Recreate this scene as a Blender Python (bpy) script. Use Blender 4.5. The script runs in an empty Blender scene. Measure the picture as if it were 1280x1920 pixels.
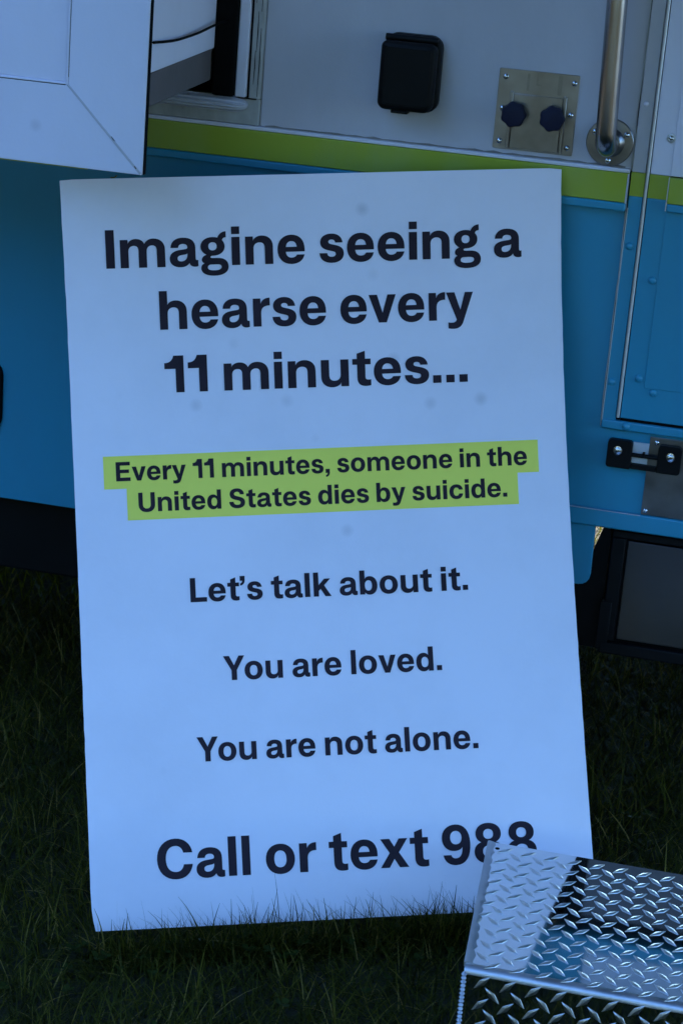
import bpy, bmesh, math, random
import numpy as np
from mathutils import Matrix, Vector
R = math.radians
S = bpy.context.scene
COL = S.collection
random.seed(7)
RNG = np.random.default_rng(11)

# ------------------------------------------------------------------ camera
CAM_Z = 1.332
cd = bpy.data.cameras.new("camera")
cam = bpy.data.objects.new("camera", cd)
COL.objects.link(cam)
S.camera = cam
cd.sensor_fit = 'HORIZONTAL'
cd.sensor_width = 36.0
cd.lens = 4150.0 / 1280.0 * 36.0
cd.clip_start = 0.05
cd.clip_end = 2000
RW = [[0.9728452256, 0.1428853657, -0.1820877240],
      [0.2180384312, -0.3017832655, 0.9281088854],
      [0.0776621495, -0.9426084197, -0.3247429100]]     # columns: right, down, forward
m = Matrix.Identity(4)
for i in range(3):
    m[i][0] = RW[i][0]; m[i][1] = -RW[i][1]; m[i][2] = -RW[i][2]
m[2][3] = CAM_Z
cam.matrix_world = m
cd.dof.use_dof = True
cd.dof.focus_distance = 2.66
cd.dof.aperture_fstop = 24

# ------------------------------------------------------------------ light
SUN_EL, SUN_AZ = R(24), R(8)          # azimuth from +Y towards +X: the sun stands behind the vehicle
w = bpy.data.worlds.new("World"); S.world = w; w.use_nodes = True
nt = w.node_tree
sky = nt.nodes.new('ShaderNodeTexSky')
sky.sky_type = 'NISHITA'; sky.sun_disc = False
sky.sun_elevation = SUN_EL; sky.sun_rotation = SUN_AZ
sky.air_density = 1.0; sky.dust_density = 0.0; sky.ozone_density = 8.0
bg = nt.nodes['Background']; bg.inputs['Strength'].default_value = 0.12
nt.links.new(sky.outputs[0], bg.inputs[0])
sd = bpy.data.lights.new("sun", 'SUN'); sd.energy = 4.0; sd.angle = R(0.5); sd.color = (1.0, 0.93, 0.82)
sun = bpy.data.objects.new("sun", sd); COL.objects.link(sun)
sdir = Vector((math.sin(SUN_AZ) * math.cos(SUN_EL), math.cos(SUN_AZ) * math.cos(SUN_EL), math.sin(SUN_EL)))
sun.rotation_euler = sdir.to_track_quat('Z', 'Y').to_euler()
sun.location = (3, 12, 8)
S.view_settings.view_transform = 'Standard'
S.view_settings.look = 'None'
S.view_settings.exposure = 3.16
S.view_settings.gamma = 1.0

# ------------------------------------------------------------------ materials
def new_mat(name):
    mt = bpy.data.materials.new(name); mt.use_nodes = True
    n = mt.node_tree.nodes; l = mt.node_tree.links
    return mt, n, l, n['Principled BSDF']
def node(n, t, **k):
    x = n.new(t)
    for a, b in k.items():
        if hasattr(x, a): setattr(x, a, b)
        else: x.inputs[a].default_value = b
    return x
def coords(n): return n.new('ShaderNodeNewGeometry').outputs['Position']
def ramp(n, pts):
    r = n.new('ShaderNodeValToRGB'); e = r.color_ramp.elements
    while len(e) < len(pts): e.new(0.5)
    for k, (p, c) in zip(e, pts): k.position = p; k.color = (*c, 1) if len(c) == 3 else c
    return r
def painted(name, col, rough=0.4, dirt=(0.12, 0.11, 0.10), amount=0.25, scale=6.0, orange=0.08, spots=0.0, coat=0.0, stretch=(1, 1, 0.5)):
    """paint with blotchy dirt of its own shape, fine specks and orange-peel relief"""
    mt, n, l, b = new_mat(name)
    p = coords(n)
    mp = node(n, 'ShaderNodeMapping'); mp.inputs['Scale'].default_value = stretch; l.new(p, mp.inputs['Vector'])
    a = node(n, 'ShaderNodeTexNoise', Scale=scale, Detail=6.0, Roughness=0.65); l.new(mp.outputs[0], a.inputs['Vector'])
    f = ramp(n, [(0.42, (0, 0, 0)), (0.80, (amount,) * 3)]); l.new(a.outputs[0], f.inputs[0])
    c = node(n, 'ShaderNodeMix', data_type='RGBA'); c.inputs[6].default_value = (*col, 1); c.inputs[7].default_value = (*dirt, 1)
    l.new(f.outputs[0], c.inputs[0])
    last = c.outputs[2]
    if spots:
        v = node(n, 'ShaderNodeTexVoronoi', Scale=16.0, Randomness=1.0); l.new(p, v.inputs['Vector'])
        d = node(n, 'ShaderNodeTexNoise', Scale=3.1, Detail=1.0); l.new(p, d.inputs['Vector'])
        g = ramp(n, [(0.03, (1, 1, 1)), (0.16, (0, 0, 0))]); l.new(v.outputs['Distance'], g.inputs[0])
        k = ramp(n, [(0.52, (0, 0, 0)), (0.60, (spots,) * 3)]); l.new(d.outputs[0], k.inputs[0])
        mu = node(n, 'ShaderNodeMath', operation='MULTIPLY'); l.new(g.outputs[0], mu.inputs[0]); l.new(k.outputs[0], mu.inputs[1])
        c2 = node(n, 'ShaderNodeMix', data_type='RGBA'); c2.inputs[7].default_value = (*[x * 0.45 for x in col], 1)
        l.new(last, c2.inputs[6]); l.new(mu.outputs[0], c2.inputs[0]); last = c2.outputs[2]
    l.new(last, b.inputs['Base Color'])
    rr = ramp(n, [(0.3, (rough - 0.07,) * 3), (0.75, (rough + 0.15,) * 3)]); l.new(a.outputs[0], rr.inputs[0])
    l.new(rr.outputs[0], b.inputs['Roughness'])
    o = node(n, 'ShaderNodeTexNoise', Scale=260.0, Detail=2.0); l.new(p, o.inputs['Vector'])
    bp = node(n, 'ShaderNodeBump', Strength=orange, Distance=0.002); l.new(o.outputs[0], bp.inputs['Height'])
    l.new(bp.outputs[0], b.inputs['Normal'])
    if coat: b.inputs['Coat Weight'].default_value = coat; b.inputs['Coat Roughness'].default_value = 0.15
    return mt
def metal(name, col, rough, streak=(1, 1, 60), wear=0.3, bump=0.02, fine=40.0, smudge=9.0):
    """bare metal: fine brush lines along one direction, soft smudges in tone and gloss"""
    mt, n, l, b = new_mat(name)
    b.inputs['Metallic'].default_value = 1.0
    p = coords(n)
    mp = node(n, 'ShaderNodeMapping'); mp.inputs['Scale'].default_value = streak; l.new(p, mp.inputs['Vector'])
    a = node(n, 'ShaderNodeTexNoise', Scale=fine, Detail=3.0); l.new(mp.outputs[0], a.inputs['Vector'])
    q = node(n, 'ShaderNodeTexNoise', Scale=smudge, Detail=3.0); l.new(p, q.inputs['Vector'])
    c = ramp(n, [(0.35, [x * (1 - wear) for x in col]), (0.65, col)]); l.new(q.outputs[0], c.inputs[0])
    l.new(c.outputs[0], b.inputs['Base Color'])
    r = ramp(n, [(0.3, (rough * 0.88,) * 3), (0.7, (rough * 1.12,) * 3)]); l.new(q.outputs[0], r.inputs[0])
    l.new(r.outputs[0], b.inputs['Roughness'])
    if bump:
        bp = node(n, 'ShaderNodeBump', Strength=bump, Distance=0.0005); l.new(a.outputs[0], bp.inputs['Height'])
        l.new(bp.outputs[0], b.inputs['Normal'])
    return mt
def plain(name, col, rough=0.5, bump=0.1, scale=120.0, var=0.25, spec=0.5):
    mt, n, l, b = new_mat(name)
    p = coords(n)
    a = node(n, 'ShaderNodeTexNoise', Scale=scale, Detail=4.0); l.new(p, a.inputs['Vector'])
    q = node(n, 'ShaderNodeTexNoise', Scale=12.0, Detail=3.0); l.new(p, q.inputs['Vector'])
    c = ramp(n, [(0.3, [x * (1 - var) for x in col]), (0.7, [x * (1 + var) for x in col])]); l.new(q.outputs[0], c.inputs[0])
    l.new(c.outputs[0], b.inputs['Base Color']); b.inputs['Roughness'].default_value = rough; b.inputs['Specular IOR Level'].default_value = spec
    bp = node(n, 'ShaderNodeBump', Strength=bump, Distance=0.001); l.new(a.outputs[0], bp.inputs['Height'])
    l.new(bp.outputs[0], b.inputs['Normal'])
    return mt
M = {}
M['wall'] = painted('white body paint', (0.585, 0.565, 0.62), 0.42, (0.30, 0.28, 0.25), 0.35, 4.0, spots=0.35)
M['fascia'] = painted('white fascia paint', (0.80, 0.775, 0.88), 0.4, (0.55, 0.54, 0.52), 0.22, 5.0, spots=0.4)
M['trimwhite'] = painted('weathered white trim', (0.55, 0.54, 0.51), 0.5, (0.16, 0.14, 0.12), 0.65, 22.0)
M['beam'] = painted('grey primer beam', (0.13, 0.105, 0.10), 0.55, (0.10, 0.10, 0.09), 0.4, 10.0)
M['green'] = painted('lime green paint', (0.36, 0.43, 0.028), 0.4, (0.36, 0.44, 0.22), 0.4, 9.0)
M['blue'] = painted('blue body paint', (0.026, 0.29, 0.45), 0.36, (0.03, 0.16, 0.26), 0.3, 5.0, orange=0.06)
M['black'] = plain('black plastic', (0.0045, 0.0045, 0.005), 0.5, spec=0.16)
M['rubber'] = plain('black rubber seal', (0.0025, 0.0025, 0.0025), 0.75, spec=0.1)
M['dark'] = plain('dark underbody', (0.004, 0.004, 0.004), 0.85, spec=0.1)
M['steel'] = metal('brushed stainless steel', (0.36, 0.34, 0.335), 0.32, (6, 6, 90), 0.30, 0.03, 12.0, 22.0)
M['steelv'] = metal('brushed steel tube', (0.38, 0.36, 0.36), 0.25, (40, 40, 2), 0.2, 0.02, 14.0, 12.0)
M['screw'] = metal('bright screw metal', (0.72, 0.72, 0.74), 0.2, (1, 1, 1), 0.1, 0.0)
M['alu'] = metal('aluminium edge strip', (0.74, 0.74, 0.75), 0.5, (1, 1, 1), 0.08, 0.0)
M['greymetal'] = metal('dull grey sheet metal', (0.115, 0.10, 0.092), 0.38, (6, 6, 60), 0.2, 0.02, 12.0, 6.0)
M['knob'] = plain('dark blue knob plastic', (0.016, 0.017, 0.040), 0.6, spec=0.2)
M['tread'] = metal('bright aluminium tread plate', (0.78, 0.78, 0.80), 0.055, (1, 1, 1), 0.10, 0.010, 60.0, 10.0)
M['worn'] = metal('worn aluminium high spots', (0.74, 0.73, 0.74), 0.36, (1, 1, 1), 0.12, 0.04, 90.0, 20.0)
M['nose'] = metal('scuffed aluminium bend', (0.62, 0.61, 0.63), 0.42, (1, 1, 1), 0.2, 0.04, 90.0, 30.0)
M['weld'] = metal('weld metal', (0.55, 0.55, 0.57), 0.42, (1, 1, 1), 0.25, 0.05, 80.0)
M['sticker'] = painted('pale sticker', (0.60, 0.62, 0.64), 0.5)
M['caulk'] = plain('dirty brown caulk', (0.030, 0.024, 0.020), 0.85)
M['grime'] = plain('brown grime', (0.22, 0.20, 0.19), 0.9)
M['smudge'] = metal('dulled steel smudge', (0.27, 0.255, 0.25), 0.36, (6, 6, 90), 0.2, 0.02, 12.0, 60.0)
M['tyre'] = plain('tyre rubber', (0.015, 0.015, 0.015), 0.85)
M['board'] = painted('white foam board', (0.865, 0.82, 0.885), 0.5, (0.72, 0.69, 0.74), 0.45, 7.0, orange=0.05, spots=0.35, stretch=(1, 1, 1))
M['boardedge'] = plain('foam board core', (0.55, 0.54, 0.50), 0.8)
M['ink'] = plain('dark navy ink', (0.024, 0.014, 0.022), 0.6, 0.05, spec=0.2)
M['chart'] = painted('yellow green ink', (0.93, 0.86, 0.105), 0.5, (0.88, 0.82, 0.12), 0.4, 8.0, orange=0.05)

M['sky_blocker'] = painted('grey awning cloth', (0.10, 0.10, 0.11), 0.9, (0.06, 0.06, 0.06), 0.3, 10.0)
# ------------------------------------------------------------------ object helpers
ORG = {}
def tag(o, label=None, cat=None, group=None, kind=None):
    if label: o['label'] = label
    if cat: o['category'] = cat
    if group: o['group'] = group
    if kind: o['kind'] = kind
    return o
def empty(name, loc, label, cat):
    o = bpy.data.objects.new(name, None); COL.objects.link(o); o.location = loc
    o.empty_display_size = 0.1
    ORG[o.name] = Vector(loc)
    return tag(o, label, cat)
class MB:
    def __init__(s): s.v = []; s.f = []; s.mi = []
    def add(s, vs, fs, mi=0):
        k = len(s.v); s.v += [tuple(p) for p in vs]; s.f += [tuple(i + k for i in f) for f in fs]; s.mi += [mi] * len(fs); return s
    def box(s, x0, x1, y0, y1, z0, z1):
        return s.add([(x0, y0, z0), (x1, y0, z0), (x1, y1, z0), (x0, y1, z0), (x0, y0, z1), (x1, y0, z1), (x1, y1, z1), (x0, y1, z1)],
                     [(0, 3, 2, 1), (4, 5, 6, 7), (0, 1, 5, 4), (1, 2, 6, 5), (2, 3, 7, 6), (3, 0, 4, 7)])
    def prism(s, pts, y0, y1):                      # polygon in x,z (counter-clockwise seen from -Y), front face at y0
        n = len(pts)
        vs = [(x, y0, z) for x, z in pts] + [(x, y1, z) for x, z in pts]
        return s.add(vs, [tuple(range(n)), tuple(range(2 * n - 1, n - 1, -1))] + [(i, i + n, (i + 1) % n + n, (i + 1) % n) for i in range(n)])
    def rings(s, rs, cap=True, closed=False):       # lofted rings of equal count
        n = len(rs[0]); vs = [p for r in rs for p in r]; fs = []
        mm = len(rs) if closed else len(rs) - 1
        for a in range(mm):
            b = (a + 1) % len(rs)
            for i in range(n):
                j = (i + 1) % n
                fs.append((a * n + i, a * n + j, b * n + j, b * n + i))
        if cap and not closed:
            fs.append(tuple(range(n - 1, -1, -1))); fs.append(tuple((len(rs) - 1) * n + i for i in range(n)))
        return s.add(vs, fs)
    def tube(s, path, r, n=12, cap=True):
        path = [Vector(p) for p in path]; rs = []; up = None
        for i, p in enumerate(path):
            t = (path[min(i + 1, len(path) - 1)] - path[max(i - 1, 0)]).normalized()
            if up is None:
                up = t.orthogonal().normalized()
            up = (up - t * up.dot(t)).normalized(); sd_ = t.cross(up)
            rad = r[i] if isinstance(r, (list, tuple)) else r
            rs.append([p + (up * math.cos(2 * math.pi * k / n) + sd_ * math.sin(2 * math.pi * k / n)) * rad for k in range(n)])
        return s.rings(rs, cap)
    def dome(s, c, r, h, n=14, k=4, squash=1.0):    # a rounded head standing on a face that looks to -Y
        c = Vector(c); rs = []
        for a in range(k + 1):
            t = a / k * math.pi / 2 * 0.93
            rs.append([(c.x + r * math.cos(t) * math.cos(2 * math.pi * i / n), c.y - h * math.sin(t), c.z + squash * r * math.cos(t) * math.sin(2 * math.pi * i / n)) for i in range(n)])
        return s.rings(rs)
    def disc(s, c, prof, n=28, lobes=0, amp=0.0):   # prof: list of (radius, distance out of the wall)
        c = Vector(c); rs = []
        for r, d in prof:
            rs.append([(c.x + r * (1 + amp * math.cos(lobes * 2 * math.pi * i / n)) * math.cos(2 * math.pi * i / n), c.y - d,
                        c.z + r * (1 + amp * math.cos(lobes * 2 * math.pi * i / n)) * math.sin(2 * math.pi * i / n)) for i in range(n)])
        return s.rings(rs)
    def build(s, name, mat, parent=None, bevel=0.0, smooth=40, seg=2):
        me = bpy.data.meshes.new(name)
        org = Vector((0, 0, 0))
        if parent:
            q = parent
            org = ORG[q.name]
        me.from_pydata([(p[0] - org.x, p[1] - org.y, p[2] - org.z) for p in s.v], [], s.f)
        bm = bmesh.new(); bm.from_mesh(me); bmesh.ops.recalc_face_normals(bm, faces=bm.faces); bm.to_mesh(me); bm.free()
        for mt in (mat if isinstance(mat, list) else [mat]): me.materials.append(mt)
        if isinstance(mat, list): me.polygons.foreach_set('material_index', s.mi)
        if smooth:
            me.polygons.foreach_set('use_smooth', [True] * len(me.polygons)); me.set_sharp_from_angle(angle=R(smooth))
        o = bpy.data.objects.new(name, me); COL.objects.link(o)
        if parent: o.parent = parent
        ORG[o.name] = org                           # parts sit at their parent's origin
        if bevel:
            bv = o.modifiers.new('bevel', 'BEVEL'); bv.width = bevel; bv.segments = seg; bv.limit_method = 'ANGLE'; bv.angle_limit = R(35)
        return o
def rrect(x0, x1, z0, z1, r, n=5):
    r = r if isinstance(r, (list, tuple)) else [r] * 4     # corners: bl, br, tr, tl
    out = []
    for (cx, cz, a0, k) in ((x0, z0, 180, 0), (x1, z0, 270, 1), (x1, z1, 0, 2), (x0, z1, 90, 3)):
        rr = r[k]
        if rr <= 0: out.append((cx, cz)); continue
        ox = cx + rr if k in (0, 3) else cx - rr
        oz = cz + rr if k in (0, 1) else cz - rr
        for i in range(n + 1):
            a = R(a0 + 90 * i / n); out.append((ox + rr * math.cos(a), oz + rr * math.sin(a)))
    return out

# ------------------------------------------------------------------ ground
def ground_z(x, y):
    return -0.022 + 0.1065 * 1.3 * np.tanh((np.asarray(x, float) + 0.41) / 1.3) + 0 * np.asarray(y, float)
def soil():
    mt, n, l, b = new_mat('dark soil and thatch')
    p = coords(n)
    a = node(n, 'ShaderNodeTexNoise', Scale=90.0, Detail=8.0, Roughness=0.7); l.new(p, a.inputs['Vector'])
    c = ramp(n, [(0.3, (0.012, 0.011, 0.004)), (0.55, (0.032, 0.03, 0.009)), (0.8, (0.055, 0.045, 0.018))]); l.new(a.outputs[0], c.inputs[0])
    l.new(c.outputs[0], b.inputs['Base Color']); b.inputs['Roughness'].default_value = 0.95
    bp = node(n, 'ShaderNodeBump', Strength=1.0, Distance=0.02); l.new(a.outputs[0], bp.inputs['Height']); l.new(bp.outputs[0], b.inputs['Normal'])
    return mt
M['soil'] = soil()
xs = np.concatenate([[-600, -200, -60, -25, -12, -7], np.linspace(-4, 4, 81), [7, 12, 25, 60, 200, 600]])
ys = np.concatenate([[-600, -200, -60, -25, -12, -6], np.linspace(-3, 7, 51), [12, 25, 60, 200, 600]])
gx, gy = np.meshgrid(xs, ys); gz = ground_z(gx, gy)
nx, ny = len(xs), len(ys)
g = MB(); g.v = list(zip(gx.ravel(), gy.ravel(), gz.ravel()))
g.f = [(j * nx + i, j * nx + i + 1, (j + 1) * nx + i + 1, (j + 1) * nx + i) for j in range(ny - 1) for i in range(nx - 1)]; g.mi = [0] * len(g.f)
tag(g.build('ground', M['soil']), kind='structure')

# ------------------------------------------------------------------ the vehicle
Y = 2.71
van = empty('service_vehicle', (0.0, 3.7, 0.0), 'white and blue vehicle with lime green stripe and open slide-out behind the board', 'vehicle')
YB = 4.75
def P(mb, name, mat, parent=van, bevel=0.0, smooth=40, seg=2): return mb.build(name, mat, parent, bevel, smooth, seg)
# body shell: wall right of the slide-out, above it, left of it, beyond the door, roof and far side
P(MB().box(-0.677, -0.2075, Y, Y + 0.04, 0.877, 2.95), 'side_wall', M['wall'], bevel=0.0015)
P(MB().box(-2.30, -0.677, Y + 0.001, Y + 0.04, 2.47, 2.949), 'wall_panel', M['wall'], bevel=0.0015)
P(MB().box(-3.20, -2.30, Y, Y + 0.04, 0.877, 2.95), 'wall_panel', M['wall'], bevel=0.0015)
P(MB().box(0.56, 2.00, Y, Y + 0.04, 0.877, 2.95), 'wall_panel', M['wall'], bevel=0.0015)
P(MB().box(-3.20, 2.00, YB - 0.04, YB, 0.52, 2.95), 'far_wall', M['wall'])
P(MB().box(-3.20, -0.72, YB - 0.06, YB - 0.041, -0.25, 0.60), 'sun_stop', M['blue'])  # added panel down into the ground, stops sun leaking under the vehicle
P(MB().box(-3.22, 2.02, Y - 0.01, YB + 0.01, 2.951, 3.02), 'roof', M['wall'], bevel=0.02)
P(MB().box(-3.20, -3.16, Y + 0.041, YB - 0.041, 0.42, 2.95), 'end_wall', M['wall'])
P(MB().box(1.96, 2.00, Y + 0.041, YB - 0.041, 0.42, 2.95), 'end_wall', M['wall'])
P(MB().box(-3.15, 1.95, Y + 0.05, YB - 0.05, 0.60, 0.66), 'floor', M['dark'])
P(MB().box(-2.29, -0.60, Y + 0.30, Y + 0.32, 0.67, 2.46).box(-0.69, -0.66, Y + 0.05, Y + 0.30, 0.67, 2.46), 'dark_backing', M['dark'])  # black backing: the dark of the unlit interior is put into its colour
# lower white lip of the wall above the green stripe
P(MB().box(-3.19, -0.2085, Y - 0.0065, Y + 0.02, 0.8728, 0.8775), 'wall_lip', M['fascia'], bevel=0.001)
# blue skirt with the dropped part at the left
sk = [(-3.2, 0.332), (-0.212, 0.332)] + [(-0.212 + 0.0145 * math.sin(R(a)), 0.3465 - 0.0145 * math.cos(R(a))) for a in (22, 45, 68, 90)] + [(-0.1985, 0.418), (0.57, 0.418), (0.57, 0.5475), (-0.2075, 0.5475), (-0.2075, 0.86), (-3.2, 0.86)]
P(MB().prism(sk, Y + 0.002, Y + 0.012), 'skirt_panel', M['blue'], bevel=0.001)
P(MB().prism([(0.571, 0.418), (2.0, 0.418), (2.0, 0.86), (0.571, 0.86)], Y + 0.002, Y + 0.012), 'skirt_panel', M['blue'], bevel=0.001)
P(MB().prism([(-0.55, 0.4155), (2.0, 0.4155), (2.0, 0.4395), (-0.55, 0.4395)], Y - 0.0045, Y + 0.030), 'sill_rail', M['blue'], bevel=0.0025)
P(MB().box(-0.5, -0.143, Y - 0.0052, Y - 0.0044, 0.4388, 0.4396), 'worn_edge', M['wall'])
# belt stripe: green rub rail with a blue lip under it
def rail(x0, x1, name='belt_stripe'):
    a = P(MB().box(x0, x1, Y - 0.0085, Y + 0.004, 0.8365, 0.8725), name, M['green'], bevel=0.0012)
    b = P(MB().prism([(x0, 0.8262), (x1, 0.8262), (x1, 0.8362), (x0, 0.8362)], Y - 0.0115, Y + 0.004), 'stripe_lip', M['blue'], a, bevel=0.0018)
    return a
rail(-3.2, -0.2085)
P(MB().box(-0.2105, -0.2082, Y - 0.0088, Y - 0.0084, 0.829, 0.8722), 'stripe_end', M['wall'])
# slide-out opening: jambs, wiper seal and ribbed sill
P(MB().box(-0.6915, -0.6772, Y - 0.010, Y + 0.02, 0.911, 2.47), 'jamb', M['trimwhite'], bevel=0.0022)
jb = P(MB().box(-0.7085, -0.6945, Y - 0.014, Y + 0.02, 0.913, 2.47), 'jamb', M['fascia'], bevel=0.002)
cr = MB()
for x, z0, z1 in ((-0.6862, 0.93, 0.972), (-0.6848, 0.97, 1.02), (-0.6805, 0.915, 1.0), (-0.6808, 1.02, 1.12), (-0.688, 1.03, 1.06)):
    cr.tube([(x, Y - 0.0102, z0), (x + 0.0006, Y - 0.0102, (z0 + z1) / 2), (x + 0.0002, Y - 0.0102, z1)], [0.0003, 0.0007, 0.0003], 5)
P(cr, 'cracked_caulk', M['rubber'])
P(MB().box(-0.6942, -0.6917, Y - 0.006, Y + 0.02, 0.913, 2.47), 'jamb_gap', M['rubber'])
P(MB().box(-0.738, -0.7090, Y - 0.020, Y + 0.29, 0.9125, 2.46), 'wiper_seal', M['rubber'], bevel=0.004)
P(MB().box(-2.29, -0.6775, Y - 0.004, Y + 0.02, 0.878, 0.9105), 'sill_band', M['trimwhite'], bevel=0.0015)
def ribbed():
    prof = []
    n = 40
    for i in range(n + 1):
        t = i / n
        z = 0.8935 + 0.0195 * t
        d = 0.019 * math.sin(math.pi * min(max(t, 0.03), 0.97)) ** 0.5 + 0.0011 * math.cos(2 * math.pi * 5 * t)
        prof.append((d, z))
    prof += [(0.0, 0.913), (0.0, 0.8935)]
    rs = []
    x_end, r = -0.6925, 0.016
    for x in [-2.29] + [x_end - r + r * k for k in (0, .3, .55, .75, .88, .96, .995)]:
        k = max(0.0, (x - (x_end - r)) / r); s = math.sqrt(max(0.004, 1 - k * k))
        rs.append([(x, Y - 0.0045 - d * (0.35 + 0.65 * s), 0.9032 + (z - 0.9032) * s) for d, z in prof])
    return MB().rings(rs)
P(ribbed(), 'ribbed_sill', M['wall'], smooth=60)
P(MB().box(-0.713, -0.681, Y - 0.012, Y + 0.01, 0.9112, 0.9128), 'rust_line', plain('rust brown', (0.03, 0.018, 0.010), 0.9))
# slide-out room
SX, SY = -0.733, 2.40
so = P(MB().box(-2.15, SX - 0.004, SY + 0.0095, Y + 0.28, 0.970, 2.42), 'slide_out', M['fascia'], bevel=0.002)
P(MB().box(-2.14, SX - 0.007, SY + 0.012, Y + 0.27, 0.930, 0.9695), 'floor_beam', M['beam'], so, bevel=0.002)
P(MB().prism([(-2.22, 0.8585), (SX - 0.0006, 0.8585), (-0.8260, 0.9513), (-2.22, 0.9513)], SY, SY + 0.009), 'fascia_trim', M['fascia'], so, bevel=0.0012)
P(MB().prism([(SX, 0.8590), (SX, 2.48), (-0.8250, 2.48), (-0.8250, 0.9515)], SY, SY + 0.009), 'fascia_trim', M['fascia'], so, bevel=0.0012)
P(MB().prism([(-2.22, 0.9535), (-0.8272, 0.9535), (-0.8272, 2.48), (-2.22, 2.48)], SY + 0.0015, SY + 0.0088), 'fascia_panel', M['fascia'], so, bevel=0.002)
P(MB().box(-0.8276, -0.8250, SY - 0.0005, SY + 0.008, 0.9518, 2.48).box(-2.22, -0.8277, SY - 0.0005, SY + 0.008, 0.9514, 0.9537), 'caulk_line', M['fascia'], so, bevel=0.0006)
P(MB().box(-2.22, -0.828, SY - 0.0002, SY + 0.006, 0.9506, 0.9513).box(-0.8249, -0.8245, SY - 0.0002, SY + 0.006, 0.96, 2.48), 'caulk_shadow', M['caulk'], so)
P(MB().prism([(SX - 0.001, 0.8610), (-0.8246, 0.9528), (-0.8266, 0.9508), (SX - 0.0030, 0.8590)], SY - 0.0004, SY + 0.008), 'mitre_caulk', M['wall'], so, bevel=0.0004)
for cp in ([(-0.7660, 0.8935), (-0.7712, 0.8990), (-0.7716, 0.8984), (-0.7690, 0.8950)], [(-0.7395, 0.8655), (-0.7420, 0.8685), (-0.7426, 0.8676), (-0.7405, 0.8650)]):
    P(MB().prism(cp, SY - 0.0007, SY + 0.004), 'caulk_crack', M['caulk'], so)
P(MB().box(SX + 0.0002, SX + 0.0016, SY + 0.002, SY + 0.009, 0.859, 2.48), 'edge_seal', M['rubber'], so)
P(MB().box(-2.22, -0.80, SY + 0.004, SY + 0.0088, 0.8570, 0.8583), 'green_edge', M['green'], so)
cab = [(-0.7302, 2.4100, 1.0072), (-0.729, 2.4915, 1.0014), (-0.7285, 2.5801, 1.0005), (-0.7275, 2.6400, 1.0028), (-0.722, 2.688, 1.0062), (-0.716, 2.702, 1.009)]
def smooth_path(p, n=6):
    p = [Vector(a) for a in p]; out = []
    for i in range(len(p) - 1):
        a, b, c, d = p[max(i - 1, 0)], p[i], p[i + 1], p[min(i + 2, len(p) - 1)]
        for k in range(n):
            t = k / n
            out.append(0.5 * ((2 * b) + (c - a) * t + (2 * a - 5 * b + 4 * c - d) * t * t + (3 * b - a - 3 * c + d) * t ** 3))
    return out + [p[-1]]
P(MB().tube(smooth_path(cab), 0.0016, 8), 'cable', M['rubber'])
# weatherproof socket cover
ob = P(MB().prism(rrect(-0.5225, -0.4512, 0.9195, 1.0125, 0.015), Y - 0.019, Y), 'socket_box', M['black'], bevel=0.004, seg=3)
P(MB().prism(rrect(-0.5228, -0.4540, 0.9215, 1.0045, [0.010, 0.012, 0.009, 0.007]), Y - 0.040, Y - 0.0195), 'socket_lid', M['black'], ob, bevel=0.006, seg=3)
P(MB().prism(rrect(-0.5165, -0.4600, 0.9285, 0.9985, 0.004), Y - 0.0412, Y - 0.0395), 'lid_panel', M['black'], ob, bevel=0.001)
P(MB().box(-0.5050, -0.4840, Y - 0.036, Y - 0.018, 0.9180, 0.9220), 'lid_latch', M['black'], ob, bevel=0.001)
P(MB().tube([(-0.521, Y - 0.0195, 1.0075), (-0.456, Y - 0.0195, 1.0075)], 0.0042, 12), 'lid_hinge', M['black'], ob)
# screwed steel plate with a sliding cover and two knobs
pl = P(MB().prism(rrect(-0.3805, -0.2820, 0.8845, 0.9825, 0.0015), Y - 0.002, Y + 0.001), 'steel_plate', M['steel'], bevel=0.0004)
P(MB().box(-0.3595, -0.2995, Y - 0.0048, Y - 0.0021, 0.8870, 0.9535), 'sliding_cover', M['steel'], pl, bevel=0.0006)
P(MB().box(-0.3645, -0.3602, Y - 0.0062, Y - 0.0021, 0.8865, 0.9560), 'guide_rail', M['steel'], pl, bevel=0.0007)
P(MB().box(-0.2985, -0.2945, Y - 0.0062, Y - 0.0021, 0.8865, 0.9560), 'guide_rail', M['steel'], pl, bevel=0.0007)
scr = None
def copy_part(src, dx, dz, parent, dy=0.0):
    c = src.copy(); COL.objects.link(c); c.parent = parent
    c.location = src.location + Vector((dx, dy, dz)); ORG[c.name] = ORG[src.name]
    return c
def screw_mb(x, y, z, r, h):
    q = MB().dome((x, y, z), r, h, 16, 5)
    return q
s0 = P(screw_mb(-0.3722, Y - 0.002, 0.9725, 0.0038, 0.0028), 'screw', M['screw'], pl)
for dx, dz in ((0.0842, 0.0), (-0.0006, -0.0385), (0.0836, -0.0385), (-0.0006, -0.0785), (0.0836, -0.0785)): copy_part(s0, dx, dz, pl)
k0 = P(MB().disc((-0.3560, Y - 0.005, 0.9300), [(0.006, 0), (0.006, 0.006), (0.0125, 0.007), (0.0148, 0.010), (0.0150, 0.017), (0.0136, 0.021), (0.009, 0.0225), (0.003, 0.0228)], 56, 7, 0.055), 'knob', M['knob'], pl)
copy_part(k0, 0.0475, 0.0, pl)
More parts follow.
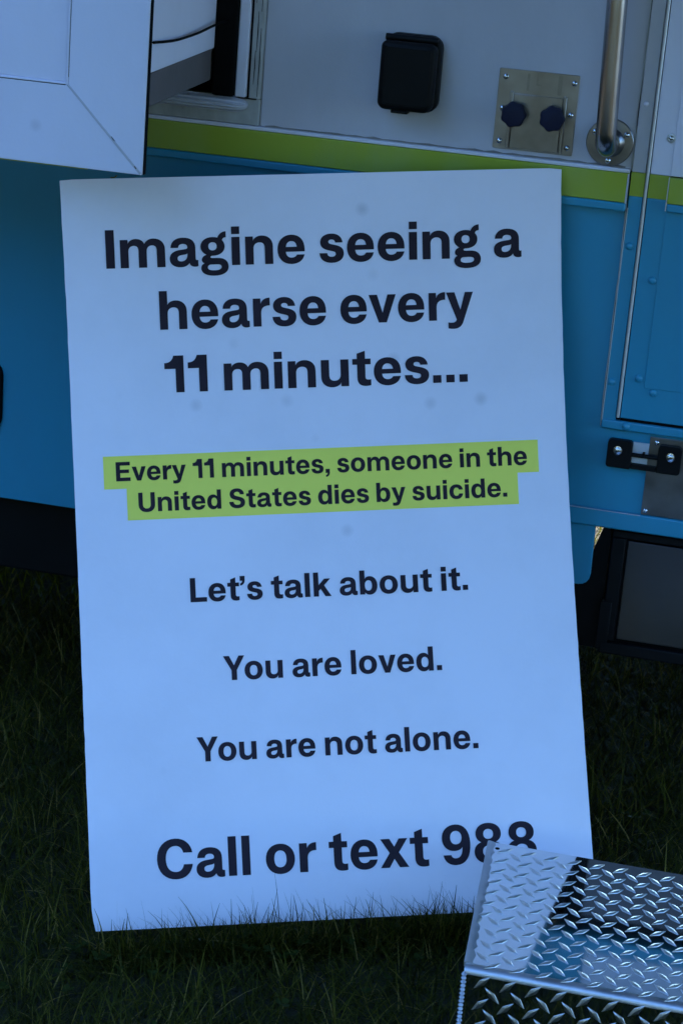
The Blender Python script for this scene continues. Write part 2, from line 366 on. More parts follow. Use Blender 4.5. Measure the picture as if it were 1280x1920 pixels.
# handrail
FX, FZ = -0.2372, 0.9072
hr = P(MB().tube([(FX, Y - 0.004, FZ - .002), (FX, Y - 0.028, FZ - .002)] + [(FX - 0.0004 * k, Y - 0.028 - 0.020 * math.sin(R(a)), FZ - 0.002 + 0.020 * (1 - math.cos(R(a)))) for k, a in enumerate((15, 30, 45, 60, 75, 90))]
              + [(FX - 0.004, Y - 0.048, 0.99), (FX - 0.0062, Y - 0.048, 1.06), (FX - 0.021, Y - 0.048, 1.56), (FX - 0.0215, Y - 0.045, 1.575), (FX - 0.022, Y - 0.036, 1.586), (FX - 0.022, Y - 0.022, 1.590), (FX - 0.022, Y - 0.004, 1.590)], 0.0123, 28), 'handrail', M['steelv'], smooth=60)
P(MB().disc((FX - 0.022, Y, 1.590), [(0.0290, 0), (0.0290, 0.0032), (0.0280, 0.0042), (0.0128, 0.0050)], 40), 'flange', M['steel'], hr)
P(MB().disc((FX, Y, FZ), [(0.0290, 0), (0.0290, 0.0032), (0.0280, 0.0042), (0.018, 0.0046), (0.0150, 0.0085), (0.0128, 0.0105)], 48), 'flange', M['steel'], hr)
h0 = P(screw_mb(FX, Y - 0.0042, FZ - 0.0222, 0.0040, 0.0030), 'screw', M['screw'], hr)
for a in (30, 150): copy_part(h0, 0.0222 * math.cos(R(a)), 0.0222 * math.sin(R(a)) + 0.0222, hr)
# door frame and door
fr_pts = lambda z0, z1: (z0, z1)
df = P(MB().box(-0.2065, -0.1895, Y - 0.003, Y + 0.03, 0.8745, 2.46), 'door_frame', M['wall'], bevel=0.001)
P(MB().box(-0.2065, -0.1895, Y - 0.0031, Y + 0.0299, 0.8452, 0.8743), 'frame_stripe', M['green'], df)
P(MB().box(-0.2065, -0.1895, Y - 0.0032, Y + 0.0298, 0.5490, 0.8450), 'frame_foot', M['blue'], df, bevel=0.0008)
P(MB().box(-0.2065, 0.56, Y - 0.0062, Y + 0.0297, 0.5480, 0.5600), 'frame_foot', M['blue'], df, bevel=0.0022)
P(MB().box(-0.2066, -0.2056, Y - 0.0034, Y - 0.0029, 0.549, 0.83), 'worn_edge', M['alu'], df)
P(MB().box(0.540, 0.559, Y - 0.0031, Y + 0.03, 0.5605, 2.46), 'door_frame', M['wall'], bevel=0.001)
P(MB().box(-0.2065, 0.559, Y - 0.0030, Y + 0.03, 2.4605, 2.52), 'door_frame', M['wall'], bevel=0.001)
P(MB().box(-0.2076, -0.2066, Y - 0.0005, Y + 0.02, 0.55, 2.46), 'frame_seal', M['caulk'])
q = MB()
for z0, z1 in ((0.55, 0.66), (0.655, 0.74), (0.735, 0.835), (0.875, 0.93), (0.96, 1.10)):
    zs = np.linspace(z0, z1, 9)
    q.tube([(-0.2077 + 0.0004 * math.sin(40 * z + z0 * 90), Y - 0.0008, z) for z in zs], [0.0003] + [0.0006 + 0.0005 * random.random() for _ in zs[2:]] + [0.0003], 6)
P(q, 'frayed_caulk', M['trimwhite'], smooth=60)
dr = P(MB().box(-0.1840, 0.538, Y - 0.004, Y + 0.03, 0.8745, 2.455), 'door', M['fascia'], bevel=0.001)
P(MB().tube([(-0.1868, Y - 0.0042, 0.5645), (-0.1868, Y - 0.0042, 2.455)], 0.0021, 10), 'edge_strip', M['alu'], dr)
P(MB().box(-0.1892, -0.1843, Y - 0.002, Y + 0.02, 0.561, 2.455), 'edge_gap', M['rubber'], dr)
P(MB().box(-0.1839, -0.1603, Y - 0.0040, Y + 0.0299, 0.8452, 0.8743), 'door_stripe', M['green'], dr)
P(MB().box(-0.1839, 0.538, Y - 0.0039, Y + 0.0298, 0.5640, 0.8450), 'lower_door_panel', M['blue'], dr, bevel=0.001)
P(MB().box(-0.1838, 0.538, Y - 0.002, Y + 0.02, 0.5603, 0.5637), 'edge_gap', M['rubber'], dr)
P(MB().box(-0.1590, 0.520, Y - 0.0052, Y - 0.0041, 0.8750, 2.40), 'door_skin', M['fascia'], dr, bevel=0.0006)
P(MB().box(-0.1590, 0.520, Y - 0.0050, Y - 0.0038, 0.6070, 0.8440), 'door_skin', M['blue'], dr, bevel=0.0006)
dl = P(MB().box(-0.1592, 0.520, Y - 0.0120, Y - 0.0045, 0.8420, 0.8738), 'door_stripe', M['green'], dr, bevel=0.0012)
P(MB().box(-0.1593, 0.520, Y - 0.0130, Y - 0.0046, 0.8320, 0.8418), 'stripe_lip', M['blue'], dr, bevel=0.0018)
P(MB().box(-0.1604, -0.1593, Y - 0.0122, Y - 0.0046, 0.8330, 0.8738), 'stripe_end', M['alu'], dr)
lk = P(MB().disc((-0.1640, Y - 0.004, 0.9205), [(0.0058, 0), (0.0055, 0.0015), (0.0040, 0.002), (0.0036, 0.0012), (0.0015, 0.001)], 24), 'washer', M['alu'], dr)
P(screw_mb(-0.1640, Y - 0.0052, 0.9205, 0.0030, 0.0020), 'screw', M['screw'], dr)
w0 = P(screw_mb(-0.1990, Y - 0.003, 0.9580, 0.0032, 0.0026), 'rivet', M['fascia'], df)
for z in (1.133, 1.308): copy_part(w0, 0, z - 0.958, df)
r0 = P(screw_mb(-0.1982, Y - 0.0032, 0.7830, 0.0050, 0.0036), 'rivet', M['blue'], df)
copy_part(r0, -0.0015, 0.609 - 0.783, df)
copy_part(r0, 0.0232, 0.5545 - 0.783, df, -0.003)
r1 = P(screw_mb(-0.1655, Y - 0.0040, 0.7440, 0.0050, 0.0036), 'rivet', M['blue'], dr)
copy_part(r1, -0.0015, 0.6180 - 0.744, dr); copy_part(r1, 0.0185, 0.602 - 0.744, dr)
# latch below the door and steel kick plate
kp = P(MB().box(-0.1430, 0.30, Y - 0.0020, Y + 0.002, 0.4405, 0.5440), 'kick_plate', M['steel'], bevel=0.0004)
ks = P(screw_mb(-0.1345, Y - 0.0020, 0.5375, 0.0034, 0.0024), 'screw', M['screw'], kp)
copy_part(ks, -0.0035, -0.0915, kp)
la = P(MB().prism(rrect(-0.1945, -0.1635, 0.5005, 0.5370, [0.004, 0.001, 0.004, 0.005]), Y - 0.013, Y - 0.0021), 'latch', M['black'], bevel=0.0018)
P(MB().prism(rrect(-0.1305, -0.1010, 0.5010, 0.5375, [0.001, 0.004, 0.005, 0.004]), Y - 0.013, Y - 0.0022), 'latch_plate', M['black'], la, bevel=0.0018)
P(MB().box(-0.1634, -0.1306, Y - 0.010, Y - 0.0022, 0.5007, 0.5072), 'latch_bridge', M['black'], la, bevel=0.001)
P(MB().tube([(-0.168, Y - 0.009, 0.5195), (-0.128, Y - 0.009, 0.5195)], 0.0027, 10), 'latch_rod', M['black'], la)
P(MB().box(-0.1500, -0.1470, Y - 0.012, Y - 0.004, 0.5185, 0.5240), 'latch_catch', M['black'], la, bevel=0.0005)
P(MB().box(-0.1632, -0.1432, Y - 0.0030, Y - 0.0006, 0.5075, 0.5345), 'latch_sticker', M['sticker'], la)
b0 = P(MB().disc((-0.1810, Y - 0.013, 0.5240), [(0.0056, 0), (0.0056, 0.001), (0.0042, 0.0012), (0.0042, 0.0040), (0.0034, 0.0046), (0.001, 0.0046)], 24), 'bolt', M['screw'], la)
copy_part(b0, 0.0665, 0.0, la)
# folding entry step stowed below the sill
YS = Y + 0.012
st = P(MB().prism([(-0.178, 0.240), (0.40, 0.240), (0.40, 0.4115), (-0.178, 0.4115)], YS + 0.012, YS + 0.30), 'folding_step', M['black'], bevel=0.004)
P(MB().prism(rrect(-0.1550, 0.38, 0.2590, 0.3960, 0.001), YS + 0.004, YS + 0.0121), 'step_panel', M['greymetal'], st, bevel=0.0008)
P(MB().box(-0.176, 0.398, YS + 0.002, YS + 0.0122, 0.3985, 0.4085), 'step_frame', M['black'], st, bevel=0.0015)
P(MB().box(-0.176, 0.398, YS - 0.002, YS + 0.0122, 0.2380, 0.2545), 'step_frame', M['black'], st, bevel=0.002)
P(MB().box(-0.176, -0.158, YS + 0.003, YS + 0.0122, 0.2550, 0.3980), 'step_frame', M['black'], st, bevel=0.0015)
P(MB().box(-0.181, -0.166, YS - 0.001, YS + 0.012, 0.243, 0.310), 'hinge_bracket', M['black'], st, bevel=0.001)
P(MB().prism([(-0.36, 0.10), (-0.235, 0.10), (-0.214, 0.236), (-0.1790, 0.236), (-0.1790, 0.4170), (-0.1855, 0.4170), (-0.2035, 0.358)], YS + 0.02, YS + 0.035), 'gap_cover_plate', M['black'], st)  # added black plate, shaped to hide lit ground beside the bright gap
# dark underbody
P(MB().box(-3.1, -0.62, Y + 0.03, Y + 0.75, 0.2195, 0.36), 'tank', M['black'], bevel=0.004)
P(MB().box(-3.1, 1.9, Y + 0.55, Y + 0.63, 0.44, 0.599).box(-3.1, 1.9, Y + 1.35, Y + 1.43, 0.44, 0.599), 'chassis_rail', M['dark'])
def hatch_ring():
    a = rrect(-1.105, -1.0075, 0.425, 0.527, 0.022, 6); b = rrect(-1.1005, -1.012, 0.4295, 0.5225, 0.018, 6)
    q = MB(); n = len(a)
    for y in (Y - 0.0035, Y + 0.002):
        q.v += [(x, y, z) for x, z in a] + [(x, y, z) for x, z in b]
    for i in range(n):
        j = (i + 1) % n
        q.f += [(i, j, n + j, n + i), (2 * n + i, 3 * n + i, 3 * n + j, 2 * n + j), (i, 2 * n + i, 2 * n + j, j), (n + i, n + j, 3 * n + j, 3 * n + i)]
    q.mi = [0] * len(q.f)
    return q
ht = P(MB().prism(rrect(-1.1003, -1.0122, 0.4297, 0.5223, 0.018, 6), Y - 0.002, Y + 0.0025), 'hatch', M['blue'], bevel=0.001)
P(hatch_ring(), 'hatch_gasket', M['rubber'], ht)
def wheel(x, y):
    c = Vector((x, y, 0)); z0 = float(ground_z(x, y)) + 0.345
    q = MB(); rs = []
    prof = [(0.20, -0.11), (0.30, -0.12), (0.335, -0.11), (0.345, -0.08), (0.345, 0.08), (0.335, 0.11), (0.30, 0.12), (0.20, 0.11)]
    for r_, d in prof: rs.append([(x + r_ * math.cos(2 * math.pi * i / 40), y + d, z0 + r_ * math.sin(2 * math.pi * i / 40)) for i in range(40)])
    q.rings(rs, cap=False); t = P(q, 'wheel', M['tyre'])
    q = MB(); rs = []
    for r_, d in [(0.205, -0.10), (0.19, -0.09), (0.16, -0.05), (0.07, -0.06), (0.05, -0.09), (0.01, -0.09)]: rs.append([(x + r_ * math.cos(2 * math.pi * i / 32), y + d, z0 + r_ * math.sin(2 * math.pi * i / 32)) for i in range(32)])
    q.rings(rs); P(q, 'rim', M['greymetal'], t)
wheel(1.25, Y + 0.24)
wheel(-2.3, YB - 0.3); wheel(1.25, YB - 0.3)

def smear(name, pts, y, mat):
    return P(MB().prism(pts, y - 0.0003, y + 0.0005), name, mat)
sm = MB(); rs = []
for k in range(40):
    x = -0.67 + 0.455 * k / 39; rs.append([(x, Y - 0.0004, 0.8778), (x, Y - 0.0004, 0.8790 + 0.0022 * abs(math.sin(k * 1.7)) * random.random()), (x, Y + 0.001, 0.8788), (x, Y + 0.001, 0.8778)])
P(sm.rings(rs), 'grime_line', M['grime'], smooth=60)
for x, z0, z1, w_ in ((-0.3440, 0.958, 0.979, .0016), (-0.3330, 0.966, 0.981, .0012), (-0.3050, 0.956, 0.981, .0026), (-0.3310, 0.9655, 0.9672, .0034)):
    P(MB().prism(rrect(x - w_, x + w_, z0, z1, min(w_, (z1 - z0) / 2) * .9, 4), Y - 0.0023, Y - 0.0012), 'smudge', M['smudge'], pl)

# added canopy out of view, blocks sky light over wall and board
AWZ, AWD = 1.90, 2.0
aw = MB()
arc = [(Y - 0.005 - AWD * k / 8, AWZ + 0.22 - 0.34 * (k / 8) ** 1.15) for k in range(9)]
aw.rings([[(x, y, z) for y, z in arc] + [(x, y, z - 0.004) for y, z in arc[::-1]] for x in np.linspace(-0.68, 2.0, 8)])
aw = P(aw, 'sky_blocker', M['sky_blocker'], smooth=60)
P(MB().tube([(-0.67, arc[-1][0], arc[-1][1]), (2.01, arc[-1][0], arc[-1][1])], 0.022, 12), 'blocker_bar', M['trimwhite'], aw)
for x in (-0.685, 2.005): P(MB().tube([(x, Y - 0.01, AWZ - 0.25), (x, (Y + arc[-1][0]) / 2, AWZ - 0.10), (x, arc[-1][0], arc[-1][1])], 0.010, 10), 'blocker_arm', M['trimwhite'], aw)

# ------------------------------------------------------------------ lettering
G = {
 'I': (155, "M0 0 L155 0 L155 700 L0 700 Z"),
 'l': (146, "M0 0 L146 0 L146 703 L0 703 Z"),
 'i': (146, "M0 0 L146 0 L146 515 L0 515 Z M0 567 L146 567 L146 706 L0 706 Z"),
 '.': (150, "M0 0 L150 0 L150 148 L0 148 Z"),
 'n': (495, "M0 0 L0 515 L139 515 L139 440 C165 495 220 528 296 528 C415 528 495 452 495 325 L495 0 L349 0 L349 300 C349 365 318 403 255 403 C190 403 146 360 146 290 L146 0 Z"),
 'm': (795, "M0 0 L0 515 L139 515 L139 443 C163 497 213 528 280 528 C352 528 405 495 432 435 C462 495 518 528 590 528 C715 528 795 450 795 325 L795 0 L649 0 L649 305 C649 368 624 403 568 403 C508 403 470 360 470 295 L470 0 L325 0 L325 305 C325 368 300 403 244 403 C184 403 146 360 146 295 L146 0 Z"),
 'h': (495, "M0 0 L0 703 L146 703 L146 452 C172 500 225 528 296 528 C415 528 495 452 495 325 L495 0 L349 0 L349 300 C349 365 318 403 255 403 C190 403 146 360 146 290 L146 0 Z"),
 'r': (308, "M0 0 L0 515 L139 515 L139 420 C165 490 220 525 308 525 L308 383 C200 385 146 340 146 240 L146 0 Z"),
 'v': (503, "M0 515 L155 515 L252 180 L350 515 L503 515 L325 0 L178 0 Z"),
 'y': (503, "M0 515 L157 515 L262 190 L352 515 L503 515 L325 0 C295 -105 245 -163 130 -163 C95 -163 62 -159 32 -151 L32 -38 C55 -45 75 -47 100 -47 C150 -47 176 -30 190 10 Z"),
 'k': (500, "M0 0 L0 703 L146 703 L146 330 L310 515 L482 515 L302 322 L500 0 L330 0 L202 222 L146 163 L146 0 Z"),
 'x': (510, "M0 0 L170 262 L10 515 L175 515 L258 372 L345 515 L500 515 L338 268 L510 0 L343 0 L252 155 L160 0 Z"),
 'o': (520, "M260 528 C105 528 0 420 0 257 C0 95 105 -13 260 -13 C415 -13 520 95 520 257 C520 420 415 528 260 528 Z M260 409 C328 409 370 352 370 257 C370 163 328 107 260 107 C192 107 150 163 150 257 C150 352 192 409 260 409 Z"),
 'e': (488, "M487 215 L148 215 C152 148 190 106 250 106 C300 106 330 127 345 160 L484 160 C462 55 375 -13 250 -13 C98 -13 0 92 0 257 C0 420 100 528 248 528 C400 528 490 425 488 250 Z M149 304 L345 304 C338 372 305 410 248 410 C193 410 158 370 149 304 Z"),
 's': (440, "M421 360 C410 462 340 528 218 528 C95 528 16 465 16 370 C16 270 90 235 190 213 C262 197 293 190 293 153 C293 118 265 100 222 100 C172 100 144 122 140 170 L0 170 C4 55 85 -13 222 -13 C355 -13 440 55 440 162 C440 262 370 298 270 320 C195 337 164 345 164 378 C164 402 185 418 218 418 C258 418 282 400 286 360 Z"),
 'a': (507, "M20 345 C28 462 110 528 240 528 C385 528 462 465 462 335 L462 145 C462 122 470 113 487 113 L507 113 L507 2 C490 -6 470 -10 445 -10 C395 -10 362 15 350 62 C322 14 268 -13 190 -13 C75 -13 0 45 0 142 C0 240 70 290 190 305 L275 316 C308 320 320 330 320 352 C320 392 290 413 240 413 C190 413 162 393 156 345 Z M318 238 L318 215 C318 140 270 95 208 95 C165 95 140 114 140 148 C140 184 165 202 215 210 L270 219 C292 223 308 228 318 238 Z"),
 'g': (490, "M215 525 C85 525 0 455 0 353 C0 250 85 182 215 182 C345 182 430 250 430 353 C430 455 345 525 215 525 Z M214 430 C260 430 288 400 288 355 C288 310 260 280 214 280 C168 280 139 310 139 355 C139 400 168 430 214 430 Z | M150 215 C70 205 15 165 15 112 C15 80 35 58 62 48 C22 30 0 0 0 -45 C0 -135 90 -186 235 -186 C395 -186 490 -125 490 -22 C490 85 420 140 300 140 L215 140 C185 140 172 148 172 160 C172 172 190 182 215 186 Z M118 -35 C118 0 140 22 180 22 L295 22 C340 22 365 5 365 -28 C365 -65 320 -87 240 -87 C160 -87 118 -70 118 -35 Z | M290 470 C310 560 370 622 455 624 L455 514 C410 514 385 495 383 440 Z"),
 'd': (497, "M354 0 L354 62 C325 14 278 -13 215 -13 C85 -13 0 92 0 257 C0 422 85 528 215 528 C275 528 322 503 351 458 L351 703 L497 703 L497 0 Z M250 410 C186 410 150 352 150 257 C150 162 186 106 250 106 C315 106 354 162 354 257 C354 352 315 410 250 410 Z"),
 'c': (488, "M345 330 C335 380 305 408 252 408 C190 408 150 352 150 257 C150 162 190 107 252 107 C308 107 338 135 347 188 L488 188 C478 62 390 -13 252 -13 C98 -13 0 92 0 257 C0 422 98 528 252 528 C388 528 475 455 487 330 Z"),
 't': (330, "M0 405 L0 515 L84 515 L84 615 L230 668 L230 515 L330 515 L330 405 L230 405 L230 165 C230 128 248 112 285 112 C302 112 315 113 330 116 L330 3 C305 -5 270 -10 235 -10 C135 -10 84 45 84 145 L84 405 Z"),
 ',': (152, "M0 0 L0 148 L152 148 L152 25 C152 -75 100 -135 8 -150 L8 -78 C52 -68 72 -45 74 0 Z"),
 '1': (340, "M195 0 L195 450 L0 450 L0 562 C85 562 140 600 163 700 L340 700 L340 0 Z"),
 '9': (510, "M255 713 C100 713 0 610 0 468 C0 332 90 240 220 240 C285 240 335 262 365 305 C360 175 320 108 240 108 C195 108 165 130 155 170 L12 170 C30 55 115 -13 240 -13 C415 -13 510 125 510 375 C510 590 415 713 255 713 Z M255 598 C315 598 358 548 358 475 C358 405 318 357 255 357 C190 357 150 403 150 475 C150 548 192 598 255 598 Z"),
 '8': (530, "M265 713 C125 713 35 635 35 520 C35 450 70 400 130 372 C48 345 0 283 0 195 C0 68 105 -13 265 -13 C425 -13 530 68 530 195 C530 283 482 345 400 372 C460 400 495 450 495 520 C495 635 405 713 265 713 Z M265 605 C320 605 355 568 355 515 C355 462 320 426 265 426 C210 426 175 462 175 515 C175 568 210 605 265 605 Z M265 310 C332 310 377 268 377 205 C377 142 332 102 265 102 C198 102 153 142 153 205 C153 268 198 310 265 310 Z"),
 'E': (515, "M0 0 L0 700 L510 700 L510 570 L152 570 L152 420 L470 420 L470 295 L152 295 L152 130 L515 130 L515 0 Z"),
 'U': (580, "M0 700 L152 700 L152 270 C152 170 200 118 290 118 C380 118 428 170 428 270 L428 700 L580 700 L580 265 C580 90 470 -13 290 -13 C110 -13 0 90 0 265 Z"),
 'S': (562, "M535 490 C525 630 430 713 280 713 C125 713 25 630 25 505 C25 375 110 325 245 292 C350 267 405 250 405 195 C405 145 362 113 292 113 C210 113 160 155 153 230 L0 230 C5 80 110 -13 290 -13 C455 -13 562 70 562 200 C562 330 470 382 340 413 C235 438 180 455 180 508 C180 555 220 588 280 588 C345 588 382 555 388 490 Z"),
 'L': (465, "M0 0 L0 700 L152 700 L152 132 L465 132 L465 0 Z"),
 'Y': (610, "M0 700 L172 700 L307 425 L445 700 L610 700 L382 282 L382 0 L230 0 L230 282 Z"),
 'C': (640, "M635 455 C612 615 495 713 335 713 C135 713 0 570 0 350 C0 130 135 -13 335 -13 C500 -13 612 85 636 248 L476 248 C460 165 410 118 335 118 C222 118 157 205 157 350 C157 495 222 582 335 582 C407 582 455 535 472 455 Z"),
}
SB = {}                                              # left, right side bearings
for ch in G:
    SB[ch] = (50, 50)
    if ch in 'oe': SB[ch] = (30, 32)
    if ch in 'cs': SB[ch] = (30, 22)
    if ch == 'a': SB[ch] = (26, 14)
    if ch == 'd': SB[ch] = (30, 50)
    if ch == 'g': SB[ch] = (26, 8)
    if ch in 'vyxY': SB[ch] = (8, 8)
    if ch == 'r': SB[ch] = (50, 4)
    if ch == 't': SB[ch] = (14, 14)
    if ch == 'k': SB[ch] = (50, 6)
    if ch == 'L': SB[ch] = (50, 6)
    if ch in 'CS': SB[ch] = (34, 26)
    if ch in '98': SB[ch] = (32, 32)
    if ch == '1': SB[ch] = (34, 46)
    if ch in '.,': SB[ch] = (44, 44)
SB["'"] = (22, 22); SB['b'] = (50, 30); SB['u'] = (48, 50)
def parse(path):
    subs, cur = [], None
    tk = path.replace('M', ' M ').replace('L', ' L ').replace('C', ' C ').replace('Z', ' Z ').split()
    i = 0; cmd = None
    while i < len(tk):
        if tk[i] in 'MLCZ':
            cmd = tk[i]; i += 1
            if cmd == 'Z': subs.append(cur); cur = None
            continue
        nums = lambda k: [float(x) for x in tk[i:i + k]]
        if cmd == 'M': a = nums(2); i += 2; cur = [[a, None, None]]; cmd = 'L'
        elif cmd == 'L': a = nums(2); i += 2; cur.append([a, None, None])
        else:
            a = nums(6); i += 6
            cur[-1][2] = a[:2]; cur.append([a[4:], a[2:4], None])
    for c in subs:                                   # last point equal to the first: merge
        if len(c) > 1 and abs(c[-1][0][0] - c[0][0][0]) < 1e-6 and abs(c[-1][0][1] - c[0][0][1]) < 1e-6:
            c[0][1] = c[-1][1]; c.pop()
    return subs
def glyph_mesh(path, xf=lambda x, y: (x, y)):
    out = []
    for li, piece in enumerate(path.split('|')):
        cu = bpy.data.curves.new('glyph', 'CURVE'); cu.dimensions = '2D'; cu.fill_mode = 'BOTH'; cu.resolution_u = 8
        for sub in parse(piece):
            sp = cu.splines.new('BEZIER'); sp.bezier_points.add(len(sub) - 1); sp.use_cyclic_u = True
            for bp, (co, hl, hr_) in zip(sp.bezier_points, sub):
                bp.handle_left_type = bp.handle_right_type = 'FREE'
                bp.co = (*xf(*co), 0); bp.handle_left = (*xf(*(hl or co)), 0); bp.handle_right = (*xf(*(hr_ or co)), 0)
        ob_ = bpy.data.objects.new('glyph', cu); COL.objects.link(ob_)
        dg = bpy.context.evaluated_depsgraph_get()
        me = bpy.data.meshes.new_from_object(ob_.evaluated_get(dg))
        vs = [(v.co.x, v.co.y, li) for v in me.vertices]; fs = [tuple(p.vertices) for p in me.polygons]
        bpy.data.objects.remove(ob_); bpy.data.curves.remove(cu); bpy.data.meshes.remove(me)
        out.append((vs, fs))
    return out
GM = {}
def glyph(ch):
    if ch not in GM:
        if ch == 'u': GM[ch] = (495, glyph_mesh(G['n'][1], lambda x, y: (495 - x, 515 - y)))
        elif ch == 'b': GM[ch] = (497, glyph_mesh(G['d'][1], lambda x, y: (497 - x, y)))
        elif ch == "'": GM[ch] = (142, glyph_mesh(G[','][1], lambda x, y: (x * .92, 560 + y * .95)))
        else: GM[ch] = (G[ch][0], glyph_mesh(G[ch][1]))
    return GM[ch]
KERN = {('Y', 'o'): -50, ('r', 'y'): -6, ('e', 'v'): -8, ('t', "'"): -20, ("'", 's'): -8, ('E', 'v'): -10, ('1', '1'): -8, ('v', 'e'): -10, ('y', ','): -40}

# ------------------------------------------------------------------ the sign board
BR = np.array([[0.9471842208, 0.1842590722, -0.2624702768], [0.3078545838, -0.2932067282, 0.9051272672], [0.0898198593, -0.9381249431, -0.3344457863]])
KB = 0.9935
BT = np.array([-0.4949718777, 2.4669327313, 0.4233170653 - CAM_Z]) * KB + np.array([0, 0, CAM_Z])
BW, BH = 0.6096 * KB, 0.9144 * 0.98654 * KB
def bpos(u, t, off=0.0):
    u = np.asarray(u, float); t = np.asarray(t, float)
    d = 0.0495341985 * 4 * t * (1 - t) - 0.0440014884 * (u - .5) * (t - .5) - 0.0452304646 * t * (1 - t) * (t - .5) * 4
    p = np.stack([(u - .5) * BW, (t - .5) * BH, d * KB - off], -1)
    return p @ BR.T + BT
bc = bpos(.5, 1.0)
board = empty('sign_board', tuple(bc), 'tall white printed board with large dark writing, leaning back against the vehicle', 'sign')
nu, ntt = 41, 72
us = np.linspace(0, 1, nu); ts = np.linspace(0, 1, ntt)
rl = np.cumsum(RNG.normal(0, 1, ntt)); rl = (rl - np.linspace(rl[0], rl[-1], ntt)) * 0.00006
rr_ = np.cumsum(RNG.normal(0, 1, ntt)); rr_ = (rr_ - np.linspace(rr_[0], rr_[-1], ntt)) * 0.00006
jl = RNG.normal(0, 0.0003, ntt) + np.clip(rl, -.002, .002); jr = RNG.normal(0, 0.0003, ntt) + np.clip(rr_, -.002, .002)
UU = np.zeros((ntt, nu)); TT = np.zeros((ntt, nu))
for a, t in enumerate(ts):
    bl = 0.007 * max(0, (t - 0.955) / 0.045) ** 2
    UU[a] = (jl[a] + bl) + us * (1 - (jl[a] + bl) + jr[a]); TT[a] = t
TT[0] += 0.0012 * np.exp(-us / 0.006) + 0.002 * np.exp(-(1 - us) / 0.01)
fv = bpos(UU, TT, 0.0).reshape(-1, 3); bv_ = bpos(UU, TT, -0.005).reshape(-1, 3)
q = MB(); N = nu * ntt
q.v = [tuple(p) for p in fv] + [tuple(p) for p in bv_]
for a in range(ntt - 1):
    for b in range(nu - 1):
        i = a * nu + b
        q.f.append((i, i + nu, i + nu + 1, i + 1)); q.mi.append(0)
        q.f.append((N + i, N + i + 1, N + i + nu + 1, N + i + nu)); q.mi.append(0)
edge = [b for b in range(nu)] + [a * nu + nu - 1 for a in range(1, ntt)] + [(ntt - 1) * nu + b for b in range(nu - 2, -1, -1)] + [a * nu for a in range(ntt - 2, 0, -1)]
for i in range(len(edge)):
    a, b = edge[i], edge[(i + 1) % len(edge)]
    q.f.append((a, b, N + b, N + a)); q.mi.append(1)
q.build('panel', [M['board'], M['boardedge']], board, smooth=30)
def band(u0, u1, t0, t1, off):
    q = MB(); n, k = 30, 4
    uu, tt = np.meshgrid(np.linspace(u0, u1, n), np.linspace(t0, t1, k)); q.v = [tuple(p) for p in bpos(uu, tt, off).reshape(-1, 3)]
    q.f = [(a * n + b, (a + 1) * n + b, (a + 1) * n + b + 1, a * n + b + 1) for a in range(k - 1) for b in range(n - 1)]; q.mi = [0] * len(q.f)
    return q
band(0.0590, 0.9406, 0.3665, 0.41095, 0.0004).build('highlight_band', M['chart'], board)
band(0.1035, 0.8962, 0.41095, 0.4541, 0.0004).build('highlight_band', M['chart'], board)
def text_line(text, u0, u1, t_base, cap, upto=None, name='lettering'):
    """u0: left edge of the first glyph, u1: right edge of the last glyph (or of glyph number upto)"""
    sc = cap * BH / 700.0                            # metres per unit
    pos, x, prev, cnt = [], 0.0, None, 0
    gaps = []
    for ch in text:
        if ch == ' ': x += 175; prev = None; gaps.append(1.6); pos.append(None); continue
        wd, _ = glyph(ch); lb, rb = SB[ch]
        x += lb * 0.85 + KERN.get((prev, ch), 0); pos.append([x, wd]); x += wd + rb * 0.85; prev = ch; gaps.append(1.0)
    x00 = pos[0][0]; k_end = (len(text) - 1) if upto is None else upto
    nat = pos[k_end][0] + pos[k_end][1] - x00; want = (u1 - u0) * BW / sc
    tr = (want - nat) / sum(gaps[:k_end]) ; shift = 0.0; stretch = 1.0
    if abs(tr) > 14:                                 # keep tracking natural: take the rest as a slight width change
        keep = math.copysign(14, tr); stretch = (want) / (nat + keep * sum(gaps[:k_end])); tr = keep
    print(text, 'tracking', round(tr, 1), 'stretch', round(stretch, 3))
    q = MB()
    for i, ch in enumerate(text):
        if ch != ' ':
            for vs, fs in glyph(ch)[1]:
                xs_ = np.array([v[0] for v in vs]); ys_ = np.array([v[1] for v in vs]); li = vs[0][2] if vs else 0
                u = u0 + (pos[i][0] - x00 + shift + xs_) * stretch * sc / BW
                t = t_base - ys_ * sc / BH
                q.add([tuple(p) for p in bpos(u, t, 0.0007 + 0.00012 * li)], fs)
        shift += tr * gaps[i]
    return q.build(name, M['ink'], board, smooth=0)
text_line("Imagine seeing a", 0.0830, 0.9179, 0.1159, 0.0500)
text_line("hearse every", 0.1842, 0.8171, 0.1987, 0.0510)
text_line("11 minutes...", 0.1892, 0.8018, 0.2833, 0.0495)
text_line("Every 11 minutes, someone in the", 0.0837, 0.9168, 0.4006, 0.0260)
text_line("United States dies by suicide.", 0.1262, 0.8730, 0.4433, 0.0262)
text_line("Let's talk about it.", 0.2218, 0.7828, 0.5686, 0.0326)
text_line("You are loved.", 0.2814, 0.7209, 0.6760, 0.0326)
text_line("You are not alone.", 0.2215, 0.7849, 0.7831, 0.0327)
text_line("Call or text 988", 0.1331, 0.6721, 0.9359, 0.0518, upto=11)

